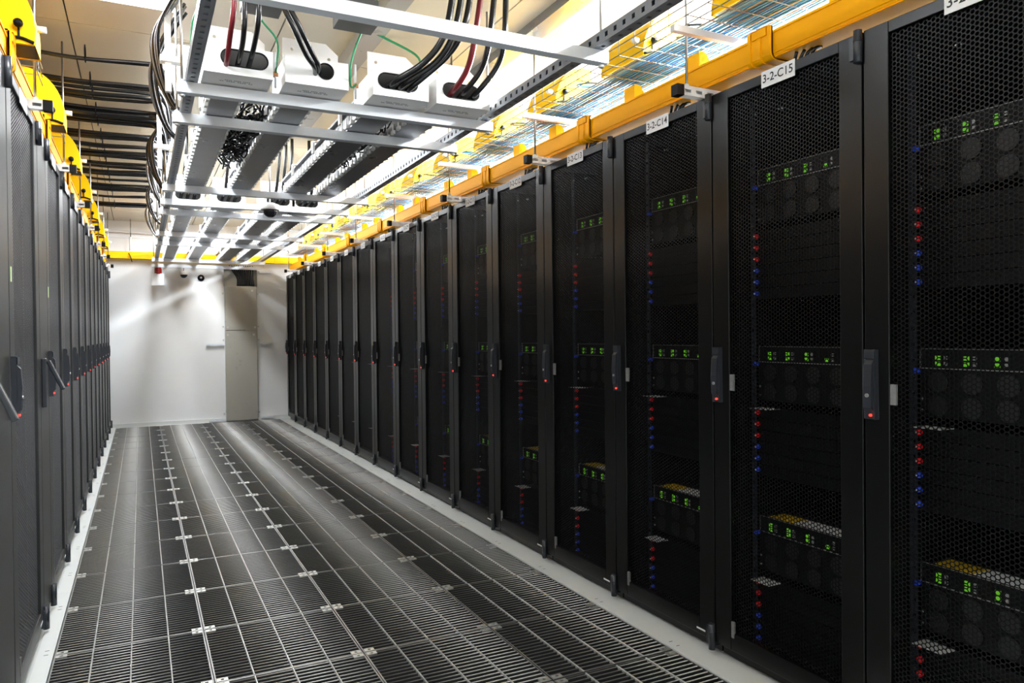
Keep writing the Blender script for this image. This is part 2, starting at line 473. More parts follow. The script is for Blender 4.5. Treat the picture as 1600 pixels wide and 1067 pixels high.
# ------------------------------------------------------------------ equipment inside the right cabinets
def make_chassis():
    t = thing('switch_chassis', (0, 0, 0), 'x', 'switch chassis', 'switch chassis in the right row')
    m = MB(); m.box(.01, .7, -.222, .222, 0, .19); m.box(.006, .01, -.241, .241, .001, .189); m.build('body', DARKP, t)
    m = MB()
    for (a, b, c_, d_) in ((-.241, .241, .134, .1365), (-.241, .241, .188, .1895), (.2385, .241, .134, .19), (-.241, -.2385, .134, .19)):
        m.box(.002, .006, a, b, c_, d_)
    m.build('bezel', LEDBEZ, t)
    for i, y in enumerate((.190, .112, .034, -.046, -.126, -.2)):
        m = MB()
        for zz in ((.143, .159) if i < 3 else (.143,)):
            m.box(.002, .006, y - .0065, y + .0065, zz, zz + .011); m.box(0, .002, y - .003, y + .003, zz + .003, zz + .008)
        m.build('status_lamp', GREENLED, t)
        m = MB()
        for zz in (.144, .160): m.box(.003, .006, y - .026, y - .017, zz, zz + .010)
        m.build('port', LEDBEZ, t)
    for j in range(2):
        for i in range(5):
            m = MB(); y = .19 - i * .092; z = .034 + j * .064
            for r in (.028, .020, .012):
                m.lathe([(r, .002), (r, .006), (r - .0028, .006), (r - .0028, .002)], (0, y, z), 16, 'x')
            m.build('fan', GRASSM, t)
    m = MB(); m.cyl((-.012, .246, .128), (.006, .246, .128), .007, 10); m.build('release_knob', BLUEK, t)
    m = MB()
    for z in (.018, .05): m.lathe([(.004, .0), (.004, .006)], (0, .236, z), 8, 'x')
    m.build('screw', SILVER, t)
    return t
def make_server(red):
    t = thing('rack_server', (0, 0, 0), 'x', 'server', 'flat servers in the right row')
    m = MB(); m.box(.004, .7, -.222, .222, 0, .0385); m.box(0, .004, -.241, .241, .0005, .038); m.build('body', DARKP, t)
    m = MB(); m.lathe([(.0035, -.018), (.0082, -.014), (.0082, -.004), (.0045, 0)], (0, .236, .02), 12, 'x'); m.build('knob', REDK if red else BLUEK, t)
    m = MB(); m.cyl((-.022, .236, .02), (-.017, .236, .02), .0022, 8); m.build('knob_tip', WHITEPL, t)
    m = MB(); m.cyl((-.003, -.2, .02), (0, -.2, .02), .0026, 8); m.build('screw', SILVER, t)
    return t
ch0 = make_chassis(); sv = {True: make_server(True), False: make_server(False)}
used = {'c': False, True: False, False: False}
lev = ['upper', 'middle', 'lower']
for num in range(16, 4, -1):
    k = 15 - num; x = XR + .15; yc = Y0 + .6 * k + .3
    far = num < 11
    for j, z in enumerate((1.502, .888, .296)):
        lab = '%s black fan chassis with green lamps inside cabinet 3-2-C%d' % (lev[j], num)
        if not used['c']: c = ch0; used['c'] = True; c.location = (x, yc, z); c['label'] = lab
        else: c = dup(ch0, (x, yc, z), label=lab, skip=(('fan', 'port', 'screw') if far else ()))
        if j == 2:
            m = MB(); m.box(.012, .085, .10, .205, .1901, .1915); m.build('yellow_card', YELTAG, c)
            m = MB(); m.box(.012, .085, -.222, .0995, .1901, .1915); m.build('white_card', WHITEPL, c)
        for q in range(6):
            red = q < 3
            zz = z - .062 - q * .0398
            lab = '%s flat server with %s knob from the top of the %s stack in cabinet 3-2-C%d' % (ORD[q], 'red' if red else 'blue', lev[j], num)
            if not used[red]: s_ = sv[red]; used[red] = True; s_.location = (x, yc, zz); s_['label'] = lab
            else: s_ = dup(sv[red], (x, yc, zz), label=lab, skip=(('screw', 'knob_tip') if far else ()))
            if q == 0 and j > 0:
                m = MB(); m.box(-.06, .0, .14, .225, .0386, .0397); m.build('asset_tag', WHITEPL, s_)

# ------------------------------------------------------------------ lamps (the room's own light)
lamp_no = [0]
def lamp(x, y, wx, wy, power, label, grp):
    t = thing('ceiling_light', (x, y, ZC), label, 'ceiling light', grp)
    m = MB(); m.box(-wx / 2 - .012, wx / 2 + .012, -wy / 2 - .012, wy / 2 + .012, -.012, -.0005); m.build('housing', LAMPB, t)
    m = MB(); m.box(-wx / 2, wx / 2, -wy / 2, wy / 2, -.05, -.012); m.build('diffuser', LAMPD, t)
    ld = bpy.data.lights.new('lamp light', 'AREA'); ld.shape = 'RECTANGLE'; ld.size = wx; ld.size_y = wy
    ld.energy = power * LAMP_W; ld.color = (.92, .965, 1)
    lo = bpy.data.objects.new('lamp_light', ld); COL.objects.link(lo); lo.location = (0, 0, -.056); lo.parent = t
for i, y in enumerate((-.05, 1.10, 2.25, 3.42)):
    lamp(-.04, y, .38, .28, 14 if y > 1.5 else 2, 'square white ceiling light at upper left, %s from the camera' % ORD[i], 'ceiling lights at upper left')
for i, y in enumerate((4.45, 5.65, 6.85, 8.05, 9.25)):
    lamp(.19, y, .13, .8, 17, 'slim white ceiling light behind the left cable loops, %s from the back wall' % ORD[4 - i], 'ceiling lights on the left')
for i, y in enumerate((-1.65, -.35, .95, 2.25, 3.55, 4.85, 6.15, 7.45, 8.75)):
    lamp(2.22, y, .26, 1.1, 165 if y > 2 else (110 if y > .5 else 10), 'long white ceiling light above the right cabinets, %s from the back wall' % ORD[8 - i], 'ceiling lights on the right')
for i, y in enumerate((-1.0, .4, 5.9, 7.0, 8.1, 9.2)):
    lamp(.78, y, .16, .9, (19 if y > 8 else 9) if y > 1 else 2, 'slim white ceiling light over the middle of the busbars, %s from the back wall' % ORD[5 - i], 'ceiling lights in the middle')

# ------------------------------------------------------------------ overhead ladder: cross beams
ZB = 2.095
def channel(m, x0, x1, y, zt, s=.041, t=.0025):
    # C-channel along x, open on top
    m.box(x0, x1, y, y + t, zt - s, zt); m.box(x0, x1, y + s - t, y + s, zt - s, zt); m.box(x0, x1, y + t, y + s - t, zt - s, zt - s + t)
    m.box(x0, x1, y + t, y + t + .008, zt - t, zt); m.box(x0, x1, y + s - t - .008, y + s - t, zt - t, zt)
beams = [2.12, 3.05, 3.48, 5.13, 5.66, 6.12, 7.42, 8.17, 9.95, 10.28]
for i, y in enumerate(beams):
    m = MB(); zt = ZB if i < 9 else ZB - .042
    channel(m, .133, 1.447, y, zt)
    tag(m.build('cross_beam', GALV), 'galvanised cross beam under the busbars, %s from the camera' % ORD[i], 'beam', 'overhead cross beams')
    if i == 9: continue
    for s, x in ((0, .152), (1, 1.43)):
        t = thing('hanger_rod', (x, y + .02, ZB), 'threaded rod from ceiling to %s end of the %s cross beam' % (('left', 'right')[s], ORD[i]), 'hanger rod', 'threaded hanger rods of the beams')
        m = MB(); m.cyl((0, 0, -.055), (0, 0, ZC - ZB - .001), .0048, 8); m.build('rod', WIREM, t)
        m = MB(); m.cyl((0, 0, -.052), (0, 0, -.043), .011, 6); m.cyl((0, 0, .001), (0, 0, .011), .011, 6); m.build('nut', GALV, t)
# slotted rails along the ladder
def slotted(x, y0, y1, name, lab):
    m = MB(); s = .042; zb = ZB + .001; n = int((y1 - y0) / .05)
    m.box(x, x + .003, y0, y1, zb, zb + .013); m.box(x, x + .003, y0, y1, zb + .029, zb + s)
    m.box(x + s - .003, x + s, y0, y1, zb, zb + s)
    m.box(x + .003, x + .014, y0, y1, zb, zb + .003); m.box(x + .028, x + s - .003, y0, y1, zb, zb + .003)
    m.box(x + .003, x + s - .003, y0, y1, zb + s - .002, zb + s)
    for i in range(n):
        y = y0 + i * .05
        m.box(x, x + .003, y, y + .034, zb + .013, zb + .029)
        m.box(x + .014, x + .028, y, y + .034, zb, zb + .003)
    tag(m.build(name, RAIL_SHADED), lab, 'rail', 'slotted ladder rails')
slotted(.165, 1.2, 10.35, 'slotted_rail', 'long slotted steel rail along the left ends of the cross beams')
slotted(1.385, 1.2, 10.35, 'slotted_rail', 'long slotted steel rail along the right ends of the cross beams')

# ------------------------------------------------------------------ busways and feed boxes
BX = [(.265, .375), (.54, .66), (.885, 1.02), (1.11, 1.225)]
names4 = ['leftmost', 'second from left', 'third from left', 'rightmost']
secs = [(3.24, 5.30, 'front'), (6.16, 10.40, 'back')]
for bi, (xa, xb) in enumerate(BX):
    for (ya, yb, nm) in secs:
        t = thing('busway', ((xa + xb) / 2, ya, ZB), '%s grey overhead busway, %s section above the aisle' % (names4[bi], nm), 'busway', 'grey overhead busways')
        hw = (xb - xa) / 2; L = yb - ya
        m = MB(); m.box(-hw, hw, 0, L, .003, .018); m.box(-hw * .72, hw * .72, 0, L, .018, .10); m.box(-hw, hw, 0, L, .10, .112)
        m.build('housing', BUSM, t)
        for s in (-1, 1):
            pit = .085 if nm == 'front' else .1
            n = int(L / pit)
            m = MB()
            a, b = sorted((s * hw, s * (hw + .013)))
            m.box(a, b, 0, .034, .006, .022)
            a, b = sorted((s * (hw + .009), s * (hw + .013)))
            m.box(a, b, 0, .012, .022, .05)
            c0 = m.build('side_clip', CLIPM, t); c0.location = (0, .03, 0)
            for i in range(1, n):
                cc = c0.copy(); COL.objects.link(cc); cc.parent = t; cc.location = (0, .03 + i * pit, 0)
        n = int(L / .62); 
        for i in range(n):
            m = MB(); y = .3 + i * .62
            m.box(-hw - .02, hw + .02, y, y + .03, .1125, .116); m.box(-hw - .02, -hw - .008, y, y + .03, .05, .1125); m.box(hw + .008, hw + .02, y, y + .03, .05, .1125)
            m.build('clamp', WBOX, t)
FB = [(.217, .462, 'oblong', .36), (.506, .75, 'round', .66), (.85, 1.087, 'oblong', .955), (1.122, 1.368, 'oblong', 1.235)]
FY = 2.915
for bi, (xa, xb, kind, hx) in enumerate(FB):
    for sec, y in ((0, FY), (1, 5.85)):
        if sec: xa2, xb2 = BX[bi][0] - .055, BX[bi][1] + .055; hx = (xa2 + xb2) / 2; kind2 = 'oblong'
        else: xa2, xb2, kind2 = xa, xb, kind
        t = thing('feed_box', ((xa2 + xb2) / 2, y, ZB + .006), 'white end feed box of the %s busway, %s' % (names4[bi], 'with cables, nearest the camera' if sec == 0 else 'beyond the third cross beam'), 'feed box', 'white busway feed boxes')
        hw = (xb2 - xa2) / 2; cx = hx - (xa2 + xb2) / 2; H = .105 if not sec else .12; D = .30 if not sec else .25
        m = MB()
        hole = oblong(cx, .062, .165 if kind2 == 'oblong' else .06, .06)
        m.prism([(-hw, 0), (hw, 0), (hw, H), (-hw, H)], 1, 0, .003, holes=[hole])
        m.box(-hw, hw, .003, D, 0, .003); m.box(-hw, -hw + .003, .003, D, .003, H); m.box(hw - .003, hw, .003, D, .003, H)
        m.box(-hw + .003, hw - .003, .003, D, H - .003, H); m.box(-hw + .003, hw - .003, D - .003, D, .003, H - .003)
        m.build('case', WBOX, t)
        m = MB(); m.prism(oblong(cx, .062, (.171 if kind2 == 'oblong' else .066), .066), 1, -.002, .005, holes=[oblong(cx, .062, (.163 if kind2 == 'oblong' else .058), .058)]); m.build('grommet', DARKP, t)
        m = MB()
        for j, (w_, yy) in enumerate(((.10, .07), (.12, .085))):
            n = 15
            for q in range(n):
                if (q * 7 + j) % 5 == 0: continue
                xx = -w_ / 2 + w_ * q / n
                m.box(xx, xx + w_ / n * .7, yy, yy + .006, -.0005, 0)
        if not sec: m.build('printed_line', GREYPL, t)
        m = MB(); m.box(-hw * .55, hw * .55, D, D + .045, .004, H * .8); m.build('coupling', WBOX, t)
        # bracket plate behind the box
        m = MB(); m.prism([(-hw * .9, H), (hw * .9, H), (hw * .9, H + .07), (hw * .5, H + .11), (-hw * .9, H + .11)], 1, .12, .124, holes=[oblong(-hw * .6, H + .07, .014, .014, 6), oblong(hw * .6, H + .05, .014, .014, 6)]); m.build('bracket_plate', WBOX, t)
# earth lugs and green wires
def at(px, py, y):
    d = fw * F + rt * (px - 800) - up * (py - 533.5)
    return Vector((0, 0, CAMH)) + d * (y / d[1])
for i, (x, lab) in enumerate(((.483, 'left and second'), (.80, 'second and third'), (1.105, 'third and rightmost'))):
    t = thing('earth_bar', (x, 3.0, ZB + .004), 'copper earth lug standing between the %s feed boxes' % lab, 'earth lug', 'copper earth lugs')
    m = MB(); m.cyl((0, 0, 0), (0, 0, .14), .0045, 8); m.build('stud', GALV, t)
    m = MB(); m.box(-.012, .012, -.004, .004, .045, .06); m.cyl((0, -.01, .055), (0, .02, .055), .009, 8); m.build('lug', COPPER, t)
def cable(name, pts, r, m_, lab, cat, grp=None, n=10):
    b = MB(); b.tube(smooth(pts), r, n); return tag(b.build(name, m_), lab, cat, grp)
cable('earth_wire', [(.80, 2.99, 2.155), (.775, 2.97, 2.135), (.752, 2.90, 2.15), (.757, 2.88, 2.22), (.79, 2.86, 2.32), (.86, 2.9, 2.46), (.9, 3.0, 2.598)], .0042, GREENW, 'green earth wire looping beside the second feed box', 'earth wire', 'green earth wires')
cable('earth_wire', [(.483, 2.99, 2.155), (.50, 3.05, 2.30), (.43, 3.0, 2.36), (.36, 2.95, 2.45), (.3, 2.9, 2.598)], .0042, GREENW, 'green earth wire curving behind the second box cable', 'earth wire', 'green earth wires')
cable('earth_wire', [(.19, 3.3, 2.14), (.195, 3.25, 2.28), (.205, 3.2, 2.40), (.26, 3.1, 2.50), (.28, 3.0, 2.598)], .0042, GREENW, 'green earth wire rising beside the left slotted rail', 'earth wire', 'green earth wires')
cable('earth_wire', [(1.1, 3.0, 2.155), (1.12, 3.1, 2.3), (1.15, 3.25, 2.42), (1.0, 3.3, 2.5), (.8, 3.25, 2.54), (.62, 3.1, 2.58)], .0055, GREENW, 'green earth wire running across behind the power cables', 'earth wire', 'green earth wires')

# ------------------------------------------------------------------ power cables into the feed boxes
def power(pix, mats, grp_lab, r, deps):
    for i, (p, m_) in enumerate(zip(pix, mats)):
        pts = [at(u, v, y) for (u, v), y in zip(p, deps)]
        end = pts[-1].copy(); end += (pts[-1] - pts[-2]).normalized() * .01
        last = Vector((end.x + (end.x - pts[-2].x) * .3, end.y - .05, ZC + .001))
        pts = [Vector((pts[0].x, pts[0].y + .17, pts[0].z - .015))] + pts + [last]
        cable('power_cable', pts, r, m_, grp_lab[i], 'power cable', 'power cables to the feed boxes')
D3 = [2.90, 2.80, 2.72, 2.70]
power([[(354, 97), (359, 60), (364, 25), (367, -20)], [(373, 95), (379, 68), (382, 35), (383, -20)], [(392, 92), (399, 62), (404, 30), (406, -20)]],
      [CABR, CAB, CAB], ['dark red power cable into the leftmost feed box', 'black power cable in the middle of the leftmost feed box', 'black power cable at the right of the leftmost feed box'], .0095, D3)
power([[(493, 112), (478, 85), (460, 45), (438, -10)], [(499, 110), (486, 80), (468, 42), (448, -10)]], [CAB, CAB],
      ['black power cable into the round hole, left one of the pair', 'black power cable into the round hole, right one of the pair'], .0095, D3)
power([[(613, 130), (662, 98), (694, 55), (708, -10)], [(628, 134), (680, 98), (708, 55), (722, -10)], [(642, 137), (698, 88), (724, 45), (736, -10)]], [CAB, CAB, CAB],
      ['black power cable into the third feed box, left of three', 'black power cable into the third feed box, middle of three', 'black power cable into the third feed box, right of three'], .013, D3)
power([[(708, 142), (730, 108), (742, 60), (752, -10)], [(724, 145), (752, 108), (765, 60), (773, -10)], [(742, 148), (776, 105), (788, 60), (791, -10)]], [CABR, CAB, CAB],
      ['dark red power cable into the rightmost feed box', 'black power cable into the rightmost feed box, middle of three', 'black power cable into the rightmost feed box, right of three'], .012, D3)
for bi in range(4):
    for q in range(3):
        x = (BX[bi][0] + BX[bi][1]) / 2 + (q - 1) * .045
        cable('power_cable', [(x, 5.99, 2.15), (x, 5.85, 2.163), (x + .01, 5.75, 2.20), (x + .02, 5.70, 2.32), (x + .03, 5.68, 2.45), (x + .03, 5.67, ZC + .001)], .012, CAB,
              'black power cable into the far %s feed box, %s of three' % (names4[bi], ('left', 'middle', 'right')[q]), 'power cable', 'power cables to the far feed boxes', 8)
# grey channels above the beams
for i, (xa, xb) in enumerate(((.335, .470), (.67, .818))):
    t = thing('hanging_channel', (xa, 2.83, 2.30), 'dark grey box hanging above the %s feed box' % ('leftmost', 'second')[i], 'hanging box', 'grey boxes above the feed boxes')
    m = MB(); m.box(0, xb - xa, -.11, 0, 0, .09); m.build('case', BOXG, t)
    m = MB(); m.box(.02, .035, -.06, -.05, .09, ZC - 2.30 - .001); m.box(xb - xa - .035, xb - xa - .02, -.06, -.05, .09, ZC - 2.30 - .001); m.build('strap', GALV, t)
m = MB(); m.box(1.66, 1.75, 1.5, 10.4, ZC - .045, ZC - .0005); tag(m.build('ceiling_rail', BUSM), 'grey ceiling rail running above the right end of the beams', 'ceiling rail')
m = MB(); m.box(.93, 1.02, 2.3, 5.2, 2.50, 2.56); m.box(.96, .99, 2.4, 2.44, 2.56, ZC - .0005); m.box(.96, .99, 4.9, 4.94, 2.56, ZC - .0005); tag(m.build('cable_channel', BEIGE), 'beige steel channel running lengthwise above the third feed box', 'cable channel')
# messy wiring between the busways
for gi, (xa, xb) in enumerate(((.395, .525), (1.04, 1.10))):
    b = MB()
    for q in range(80 if gi < 1 else 24):
        y = 3.45 + RND.random() * .75; pts = []
        x = RND.uniform(xa, xb); z = ZB + .02 + RND.random() * .05
        for s in range(6):
            pts.append((min(xb, max(xa, x + RND.uniform(-.04, .04))), y + s * .09, z + RND.uniform(-.012, .05)))
        b.tube(smooth(pts, 4), .0045, 6)
    tag(b.build('wiring', CAB, None), 'tangle of black wiring between the %s busways' % ('left two', 'right two')[gi], 'wiring', 'black wiring tangles', 'stuff')

# ------------------------------------------------------------------ black cable bundles on the left
bundle_ys = [(4.06, 2), (4.46, 3), (4.66, 4), (5.02, 6), (5.24, 5), (5.62, 6), (5.86, 2), (6.22, 7), (6.45, 2), (6.84, 8), (7.12, 3), (7.58, 7), (7.9, 3), (8.5, 6)]
for i, (y, n) in enumerate(bundle_ys):
    t = thing('cable_bundle', (-.9, y, 2.5), 'bundle of black cables crossing from the left row to the busbars, %s from the camera' % ORD[i], 'cable bundle', 'black cable bundles on the left')
    sk = RND.uniform(-.09, .05) if y > 5.4 else RND.uniform(-.02, .02)
    for q in range(n):
        dy = (q % 3) * .020 + RND.uniform(-.004, .004); dz = (q // 3) * .02 + RND.uniform(-.004, .004)
        sag = .02 + RND.uniform(0, .02)
        P = [(0, dy + sk, dz + .02), (.3, dy * 1.2 + sk * .6, dz - sag * .4), (.62, dy + RND.uniform(-.015, .015), dz - sag), (.92, dy + RND.uniform(-.02, .02), dz - sag * .7), (1.0 + q * .006, dy - .01, dz - .03), (1.045 + q * .005, dy - .03, dz - .12), (1.06, dy - .05, -.25 + dz)]
        b = MB(); b.tube(smooth(P, 5), .0098, 8); b.build('cable', CAB, t)
    for q, xx in enumerate((.45, .68)):
        b = MB(); b.tube([(xx, .02 + .045 * cos(a), .0 + .04 * sin(a) - .01) for a in [2 * pi * k / 14 for k in range(15)]], .0025, 5); b.build('cable_tie', DARKP, t)
# grey whips arching down at the left end of the ladder
wh = [(3.15, 3.80, 8), (3.45, 4.3, 6), (5.05, 5.85, 7), (5.6, 6.5, 5), (6.9, 7.6, 5), (7.9, 8.6, 4)]
for i, (ya, yb, n) in enumerate(wh):
    t = thing('cable_loop', (.17, ya, 2.5), 'loop of grey and black cables at left beam ends, %s from the camera' % ORD[i], 'cable loop', 'cable loops at the ladder edge')
    for q in range(n):
        o = RND.uniform(-.012, .012); f = q / max(1, n - 1)
        L = yb - ya
        P = [(.02 + o, .02 + f * .12, .06), (-.03 + o, .10 + f * .12, .0), (-.085 - .02 * f + o, L * .38 + f * .1, -.09), (-.075 - .02 * f + o, L * .62 + f * .1, -.19), (-.03 + o, L * .84 + f * .08, -.29), (.04, L * .97 + f * .06, -.345)]
        b = MB(); b.tube(smooth(P, 6), .0065, 8); b.build('cable', CABG if q % 2 else CAB, t)
# white posts at the ladder's left edge
for i, y in enumerate((3.35, 4.9, 6.6)):
    t = thing('hanger_post', (.115, y, 2.14), 'white slim hanger post beside the left slotted rail, %s from the camera' % ORD[i], 'hanger post', 'white hanger posts')
    m = MB(); m.box(-.012, .012, 0, .024, 0, ZC - 2.14 - .0005); m.build('post', WBOX, t)
    m = MB(); m.box(-.03, .05, -.01, .034, .12, .145); m.build('collar', WBOX, t)

# ------------------------------------------------------------------ yellow fibre ducts, struts, baskets, hoods (both rows)
def row_x(side, x):      # distance into the row from the cabinet face
    return XR + x if side > 0 else XL - x
def bx(m, side, a, b, *r):
    x0, x1 = sorted((side * a, side * b)); m.box(x0, x1, *r)
ZS = 1.9955
for side, nm in ((1, 'right'), (-1, 'left')):
    X = XR if side > 0 else XL
    ks = list(range(9))
    # ducts
    y = 1.77 - 1.06
    segs = []
    while y < 10.2:
        segs.append((y, min(y + 1.06, 10.25))); y += 1.06
    tot = len(segs)
    for i, (a, b) in enumerate(segs):
        t = thing('fibre_duct', (X, a, ZS), 'yellow fibre duct section above the %s cabinets, %s from the back wall' % (nm, ORD[tot - 1 - i]), 'fibre duct', 'yellow fibre ducts, %s row' % nm)
        m = MB(); L = b - a
        bx(m, side, .02, .0235, .014, L - .014, .004, .086)            # front wall
        bx(m, side, .155, .1585, .014, L - .014, .004, .086); bx(m, side, .0235, .155, .014, L - .014, 0, .0035)
        bx(m, side, .016, .02, .014, L - .014, .078, .086); bx(m, side, .017, .02, .014, L - .014, .012, .017)
        m.build('channel', YEL, t, bevel=.0012)
        for q in (.36, .74):
            if q * 1.06 + .06 > L: continue
            m = MB(); yy = q * 1.06
            m.prism([(side * .15, .087), (side * .15, .135), (side * .12, .178), (side * .095, .178), (side * .095, .087)], 1, yy, yy + .075)
            m.build('exit_tab', YEL2, t, bevel=.003)
        # coupler band is a piece of its own
        cpl = thing('duct_coupler', (X, a, ZS), 'yellow joint collar on the %s duct, %s from the back wall' % (nm, ORD[tot - 1 - i]), 'duct coupler', 'yellow duct couplers, %s row' % nm)
        def upath(o, top):
            P = [(.0155 - o, top)]
            for q in range(6):
                a_ = pi / 2 * q / 5; P.append((.0155 - o + .022 * (1 - cos(a_)), -.001 - o * .55 + .022 * (1 - sin(a_))))
            for q in range(6):
                a_ = pi / 2 * q / 5; P.append((.162 + o - .022 * (1 - sin(a_)), -.001 - o * .55 + .022 * (1 - cos(a_))))
            P.append((.162 + o, top)); return P
        m = MB()
        for (o, ya_, yb_) in ((.005, -.05, .05), (.0095, -.05, -.036), (.0095, -.007, .007), (.0095, .036, .05)):
            P = upath(o, .100) + list(reversed(upath(0, .100)))
            m.prism([(side * p[0], p[1]) for p in P], 1, ya_, yb_)
        m.build('collar', YEL, cpl, bevel=.002)
        m = MB()
        bx(m, side, .002, .03, -.038, .038, .1005, .1035); bx(m, side, .004, .0095, -.03, .03, .075, .1005); m.build('latch', YEL, cpl, bevel=.002)
    # lower struts, rods, upper struts
    for i in range(8):
        y = 2.03 + 1.115 * i
        n_ = ORD[7 - i]
        t = thing('strut_bracket', (X, y, 1.955), 'slotted white strut under the %s duct, %s from the back wall' % (nm, n_), 'strut', 'struts under the %s duct' % nm)
        m = MB(); a0, a1 = -.112, .5
        if side < 0: a0 = -.07
        bx(m, side, a0 + .012, a1, 0, .0025, 0, .010); bx(m, side, a0 + .012, a1, 0, .0025, .022, .034)
        xx = a0 + .012
        while xx < a1 - .05:
            bx(m, side, xx, xx + .022, 0, .0025, .010, .022); xx += .05
        bx(m, side, a0 + .012, a1, .0285, .031, 0, .034); bx(m, side, a0 + .012, a1, .0025, .0285, .0315, .034)
        m.build('strut', WBOX, t)
        m = MB(); bx(m, side, a0, a0 + .03, -.002, .033, -.002, .036); m.build('end_cap', DARKP, t)
        r_ = thing('hanger_rod', (X, y, 1.955), 'threaded rod holding the %s duct strut, %s from the back wall' % (nm, n_), 'hanger rod', 'threaded hanger rods of the %s duct' % nm)
        m = MB(); xr = side * (a0 + .055); m.cyl((xr, .016, .0345), (xr, .016, ZC - 1.955 - .001), .0045, 8); m.build('rod', WIREM, r_)
        m = MB(); m.cyl((xr, .016, .0345), (xr, .016, .044), .010, 6); m.cyl((xr, .016, .236), (xr, .016, .245), .010, 6); m.build('nut', GALV, r_)
        u = thing('upper_strut', (X, y, 2.165), 'thin steel strut carrying the %s wire basket, %s from the back wall' % (nm, n_), 'strut', 'struts under the %s wire basket' % nm)
        m = MB(); bx(m, side, (a0 - .02) if side > 0 else -.03, .30 if side > 0 else .36, -.012, .010, 0, .024); m.build('strut', GALV, u)
    # wire basket
    a, b = (-.13, .23) if side > 0 else (.01, .35)
    spans_b = [(1.0, 9.2)] if side > 0 else [(2.0, .72)] + [(2.9 + 1.03 * q + .17, .60) for q in range(7)]
    for bi_, (y0_, L) in enumerate(spans_b):
        t = thing('wire_basket', (X, y0_, 2.19), 'long wire mesh cable basket above the right cabinet row' if side > 0 else 'short wire mesh basket between yellow hoods on the left, %s from the camera' % ORD[bi_], 'wire basket', None if side > 0 else 'wire baskets on the left')
        m = MB()
        for k in range(8):
            xx = side * (a + (b - a) * k / 7); m.tube([(xx, 0, 0.003), (xx, L, 0.003)], .0023, 5)
        for k in (1, 2):
            for xx in (a, b): m.tube([(side * xx, 0, .003 + .035 * k), (side * xx, L, .003 + .035 * k)], .0023, 5)
        for k in range(int(L / .1)):
            yy = .05 + k * .1
            m.tube([(side * a, yy, .076), (side * a, yy, .0005), (side * b, yy, .0005), (side * b, yy, .076)], .0021, 5)
        m.build('mesh', WIREM, t)
    # cables lying in the basket
    if side > 0:
        wig = [RND.uniform(-.006, .006) for _ in range(40)]
        for q in range(42):
            x_ = .212 - .0152 * (q // 3) - .005 * (q % 3); z_ = 2.1995 + .0072 * (q % 3); P = []; yy = 1.0; w_i = 0
            while yy <= 10.1:
                P.append((X + x_ + wig[w_i] + RND.uniform(-.0028, .0028), yy, z_)); yy += .35; w_i += 1
            b_ = MB(); b_.tube(smooth(P, 3), .0032, 6)
            m_ = BLUEC if q % 3 == 0 else TEALC
            tag(b_.build('data_cable', m_), 'light blue data cable lying along the right wire basket' if q % 3 == 0 else 'pale grey-teal data cable lying along the right wire basket', 'data cable', 'blue data cables' if q % 3 == 0 else 'teal data cables')
        for q in range(7):
            b_ = MB(); yc = 2.12 + q * .69; P = []
            for k in range(11):
                a_ = k / 10 * 2.3 * pi
                P.append((X + .06 + .05 * cos(a_) + .02 * k / 10, yc + .10 * sin(a_) + .01 * k, 2.252 + .015 * k / 10 + .02 * sin(a_)))
            b_.tube(smooth(P, 4), .0042, 6)
            tag(b_.build('cable_coil', BLUEC if q % 2 else CAB), 'loose coiled patch cord in the right basket, %s from the camera' % ORD[q], 'patch cord', 'loose patch cords')
    # hoods
    ys_h = [2.9 + 1.03 * i for i in range(7)] if side < 0 else [1.70 + .69 * i for i in range(12)]
    for i, yh in enumerate(ys_h):
        t = thing('fibre_hood', (X, yh, 2.0), 'yellow curved fibre drop hood over the %s row, %s from the camera' % (nm, ORD[i]), 'fibre hood', 'yellow fibre hoods, %s row' % nm)
        x_out, x_in, zb, zt = -.045, .16, .10, .345
        if side > 0: x_out, x_in, zb, zt = .015, .215, .232, .425
        R_ = .16; HL_ = .30 if side > 0 else .16
        prof = [(side * x_in, zb), (side * x_out, zb)]
        for k in range(10):
            a_ = (pi / 2) * k / 9
            prof.append((side * (x_out + R_ - R_ * cos(a_)), zt - .19 + .19 * sin(a_)))
        prof.append((side * x_in, zt))
        m = MB(); m.prism(prof, 1, 0, .012)                        # face plate
        inner = [(p[0], p[1]) for p in prof[1:]]
        b0 = len(m.v)
        for p in inner: m.v.append((p[0], .012, p[1])); m.v.append((p[0], HL_, p[1]))
        for k in range(len(inner) - 1):
            m.f.append((b0 + 2 * k, b0 + 2 * k + 1, b0 + 2 * k + 3, b0 + 2 * k + 2)); m.sm.append(True)
        m.prism(prof, 1, HL_ - .01, HL_)
        m.build('shell', YEL2, t)
        m = MB(); bx(m, side, x_out + .075, x_out + .145, -.006, .001, zb + .018, zb + .04); m.build('slot_plate', DARKP, t)
        m = MB(); m.lathe([(.004, .012), (.014, .006), (.014, -.004), (.005, -.012)], (side * (x_out + .045), -.014, zb + .062), 12, 'y'); m.cyl((side * (x_out + .045), -.012, zb + .062), (side * (x_out + .045), 0, zb + .062), .004, 8)
        m.box(side * (x_out + .045) - .003, side * (x_out + .045) + .003, -.006, 0, zb + .02, zb + .055); m.build('latch_knob', DARKP, t)
        m = MB(); m.tube(smooth([(side * (x_out + .003), -.003, zb + .006), (side * (x_out + .045), -.003, zb + .018), (side * (x_out + .095), -.003, zb + .010), (side * (x_out + .145), -.003, zb + .02), (side * (x_in - .005), -.003, zb + .01)], 4), .0055, 6); m.build('edge_seal', DARKP, t)
        m = MB()
        for k in range(4):
            bx(m, side, x_out + .015 + k * .045, x_out + .041 + k * .045, .06, .24, zb - .001, zb + .0005)
        if side > 0: m.build('slot_row', DARKP, t)
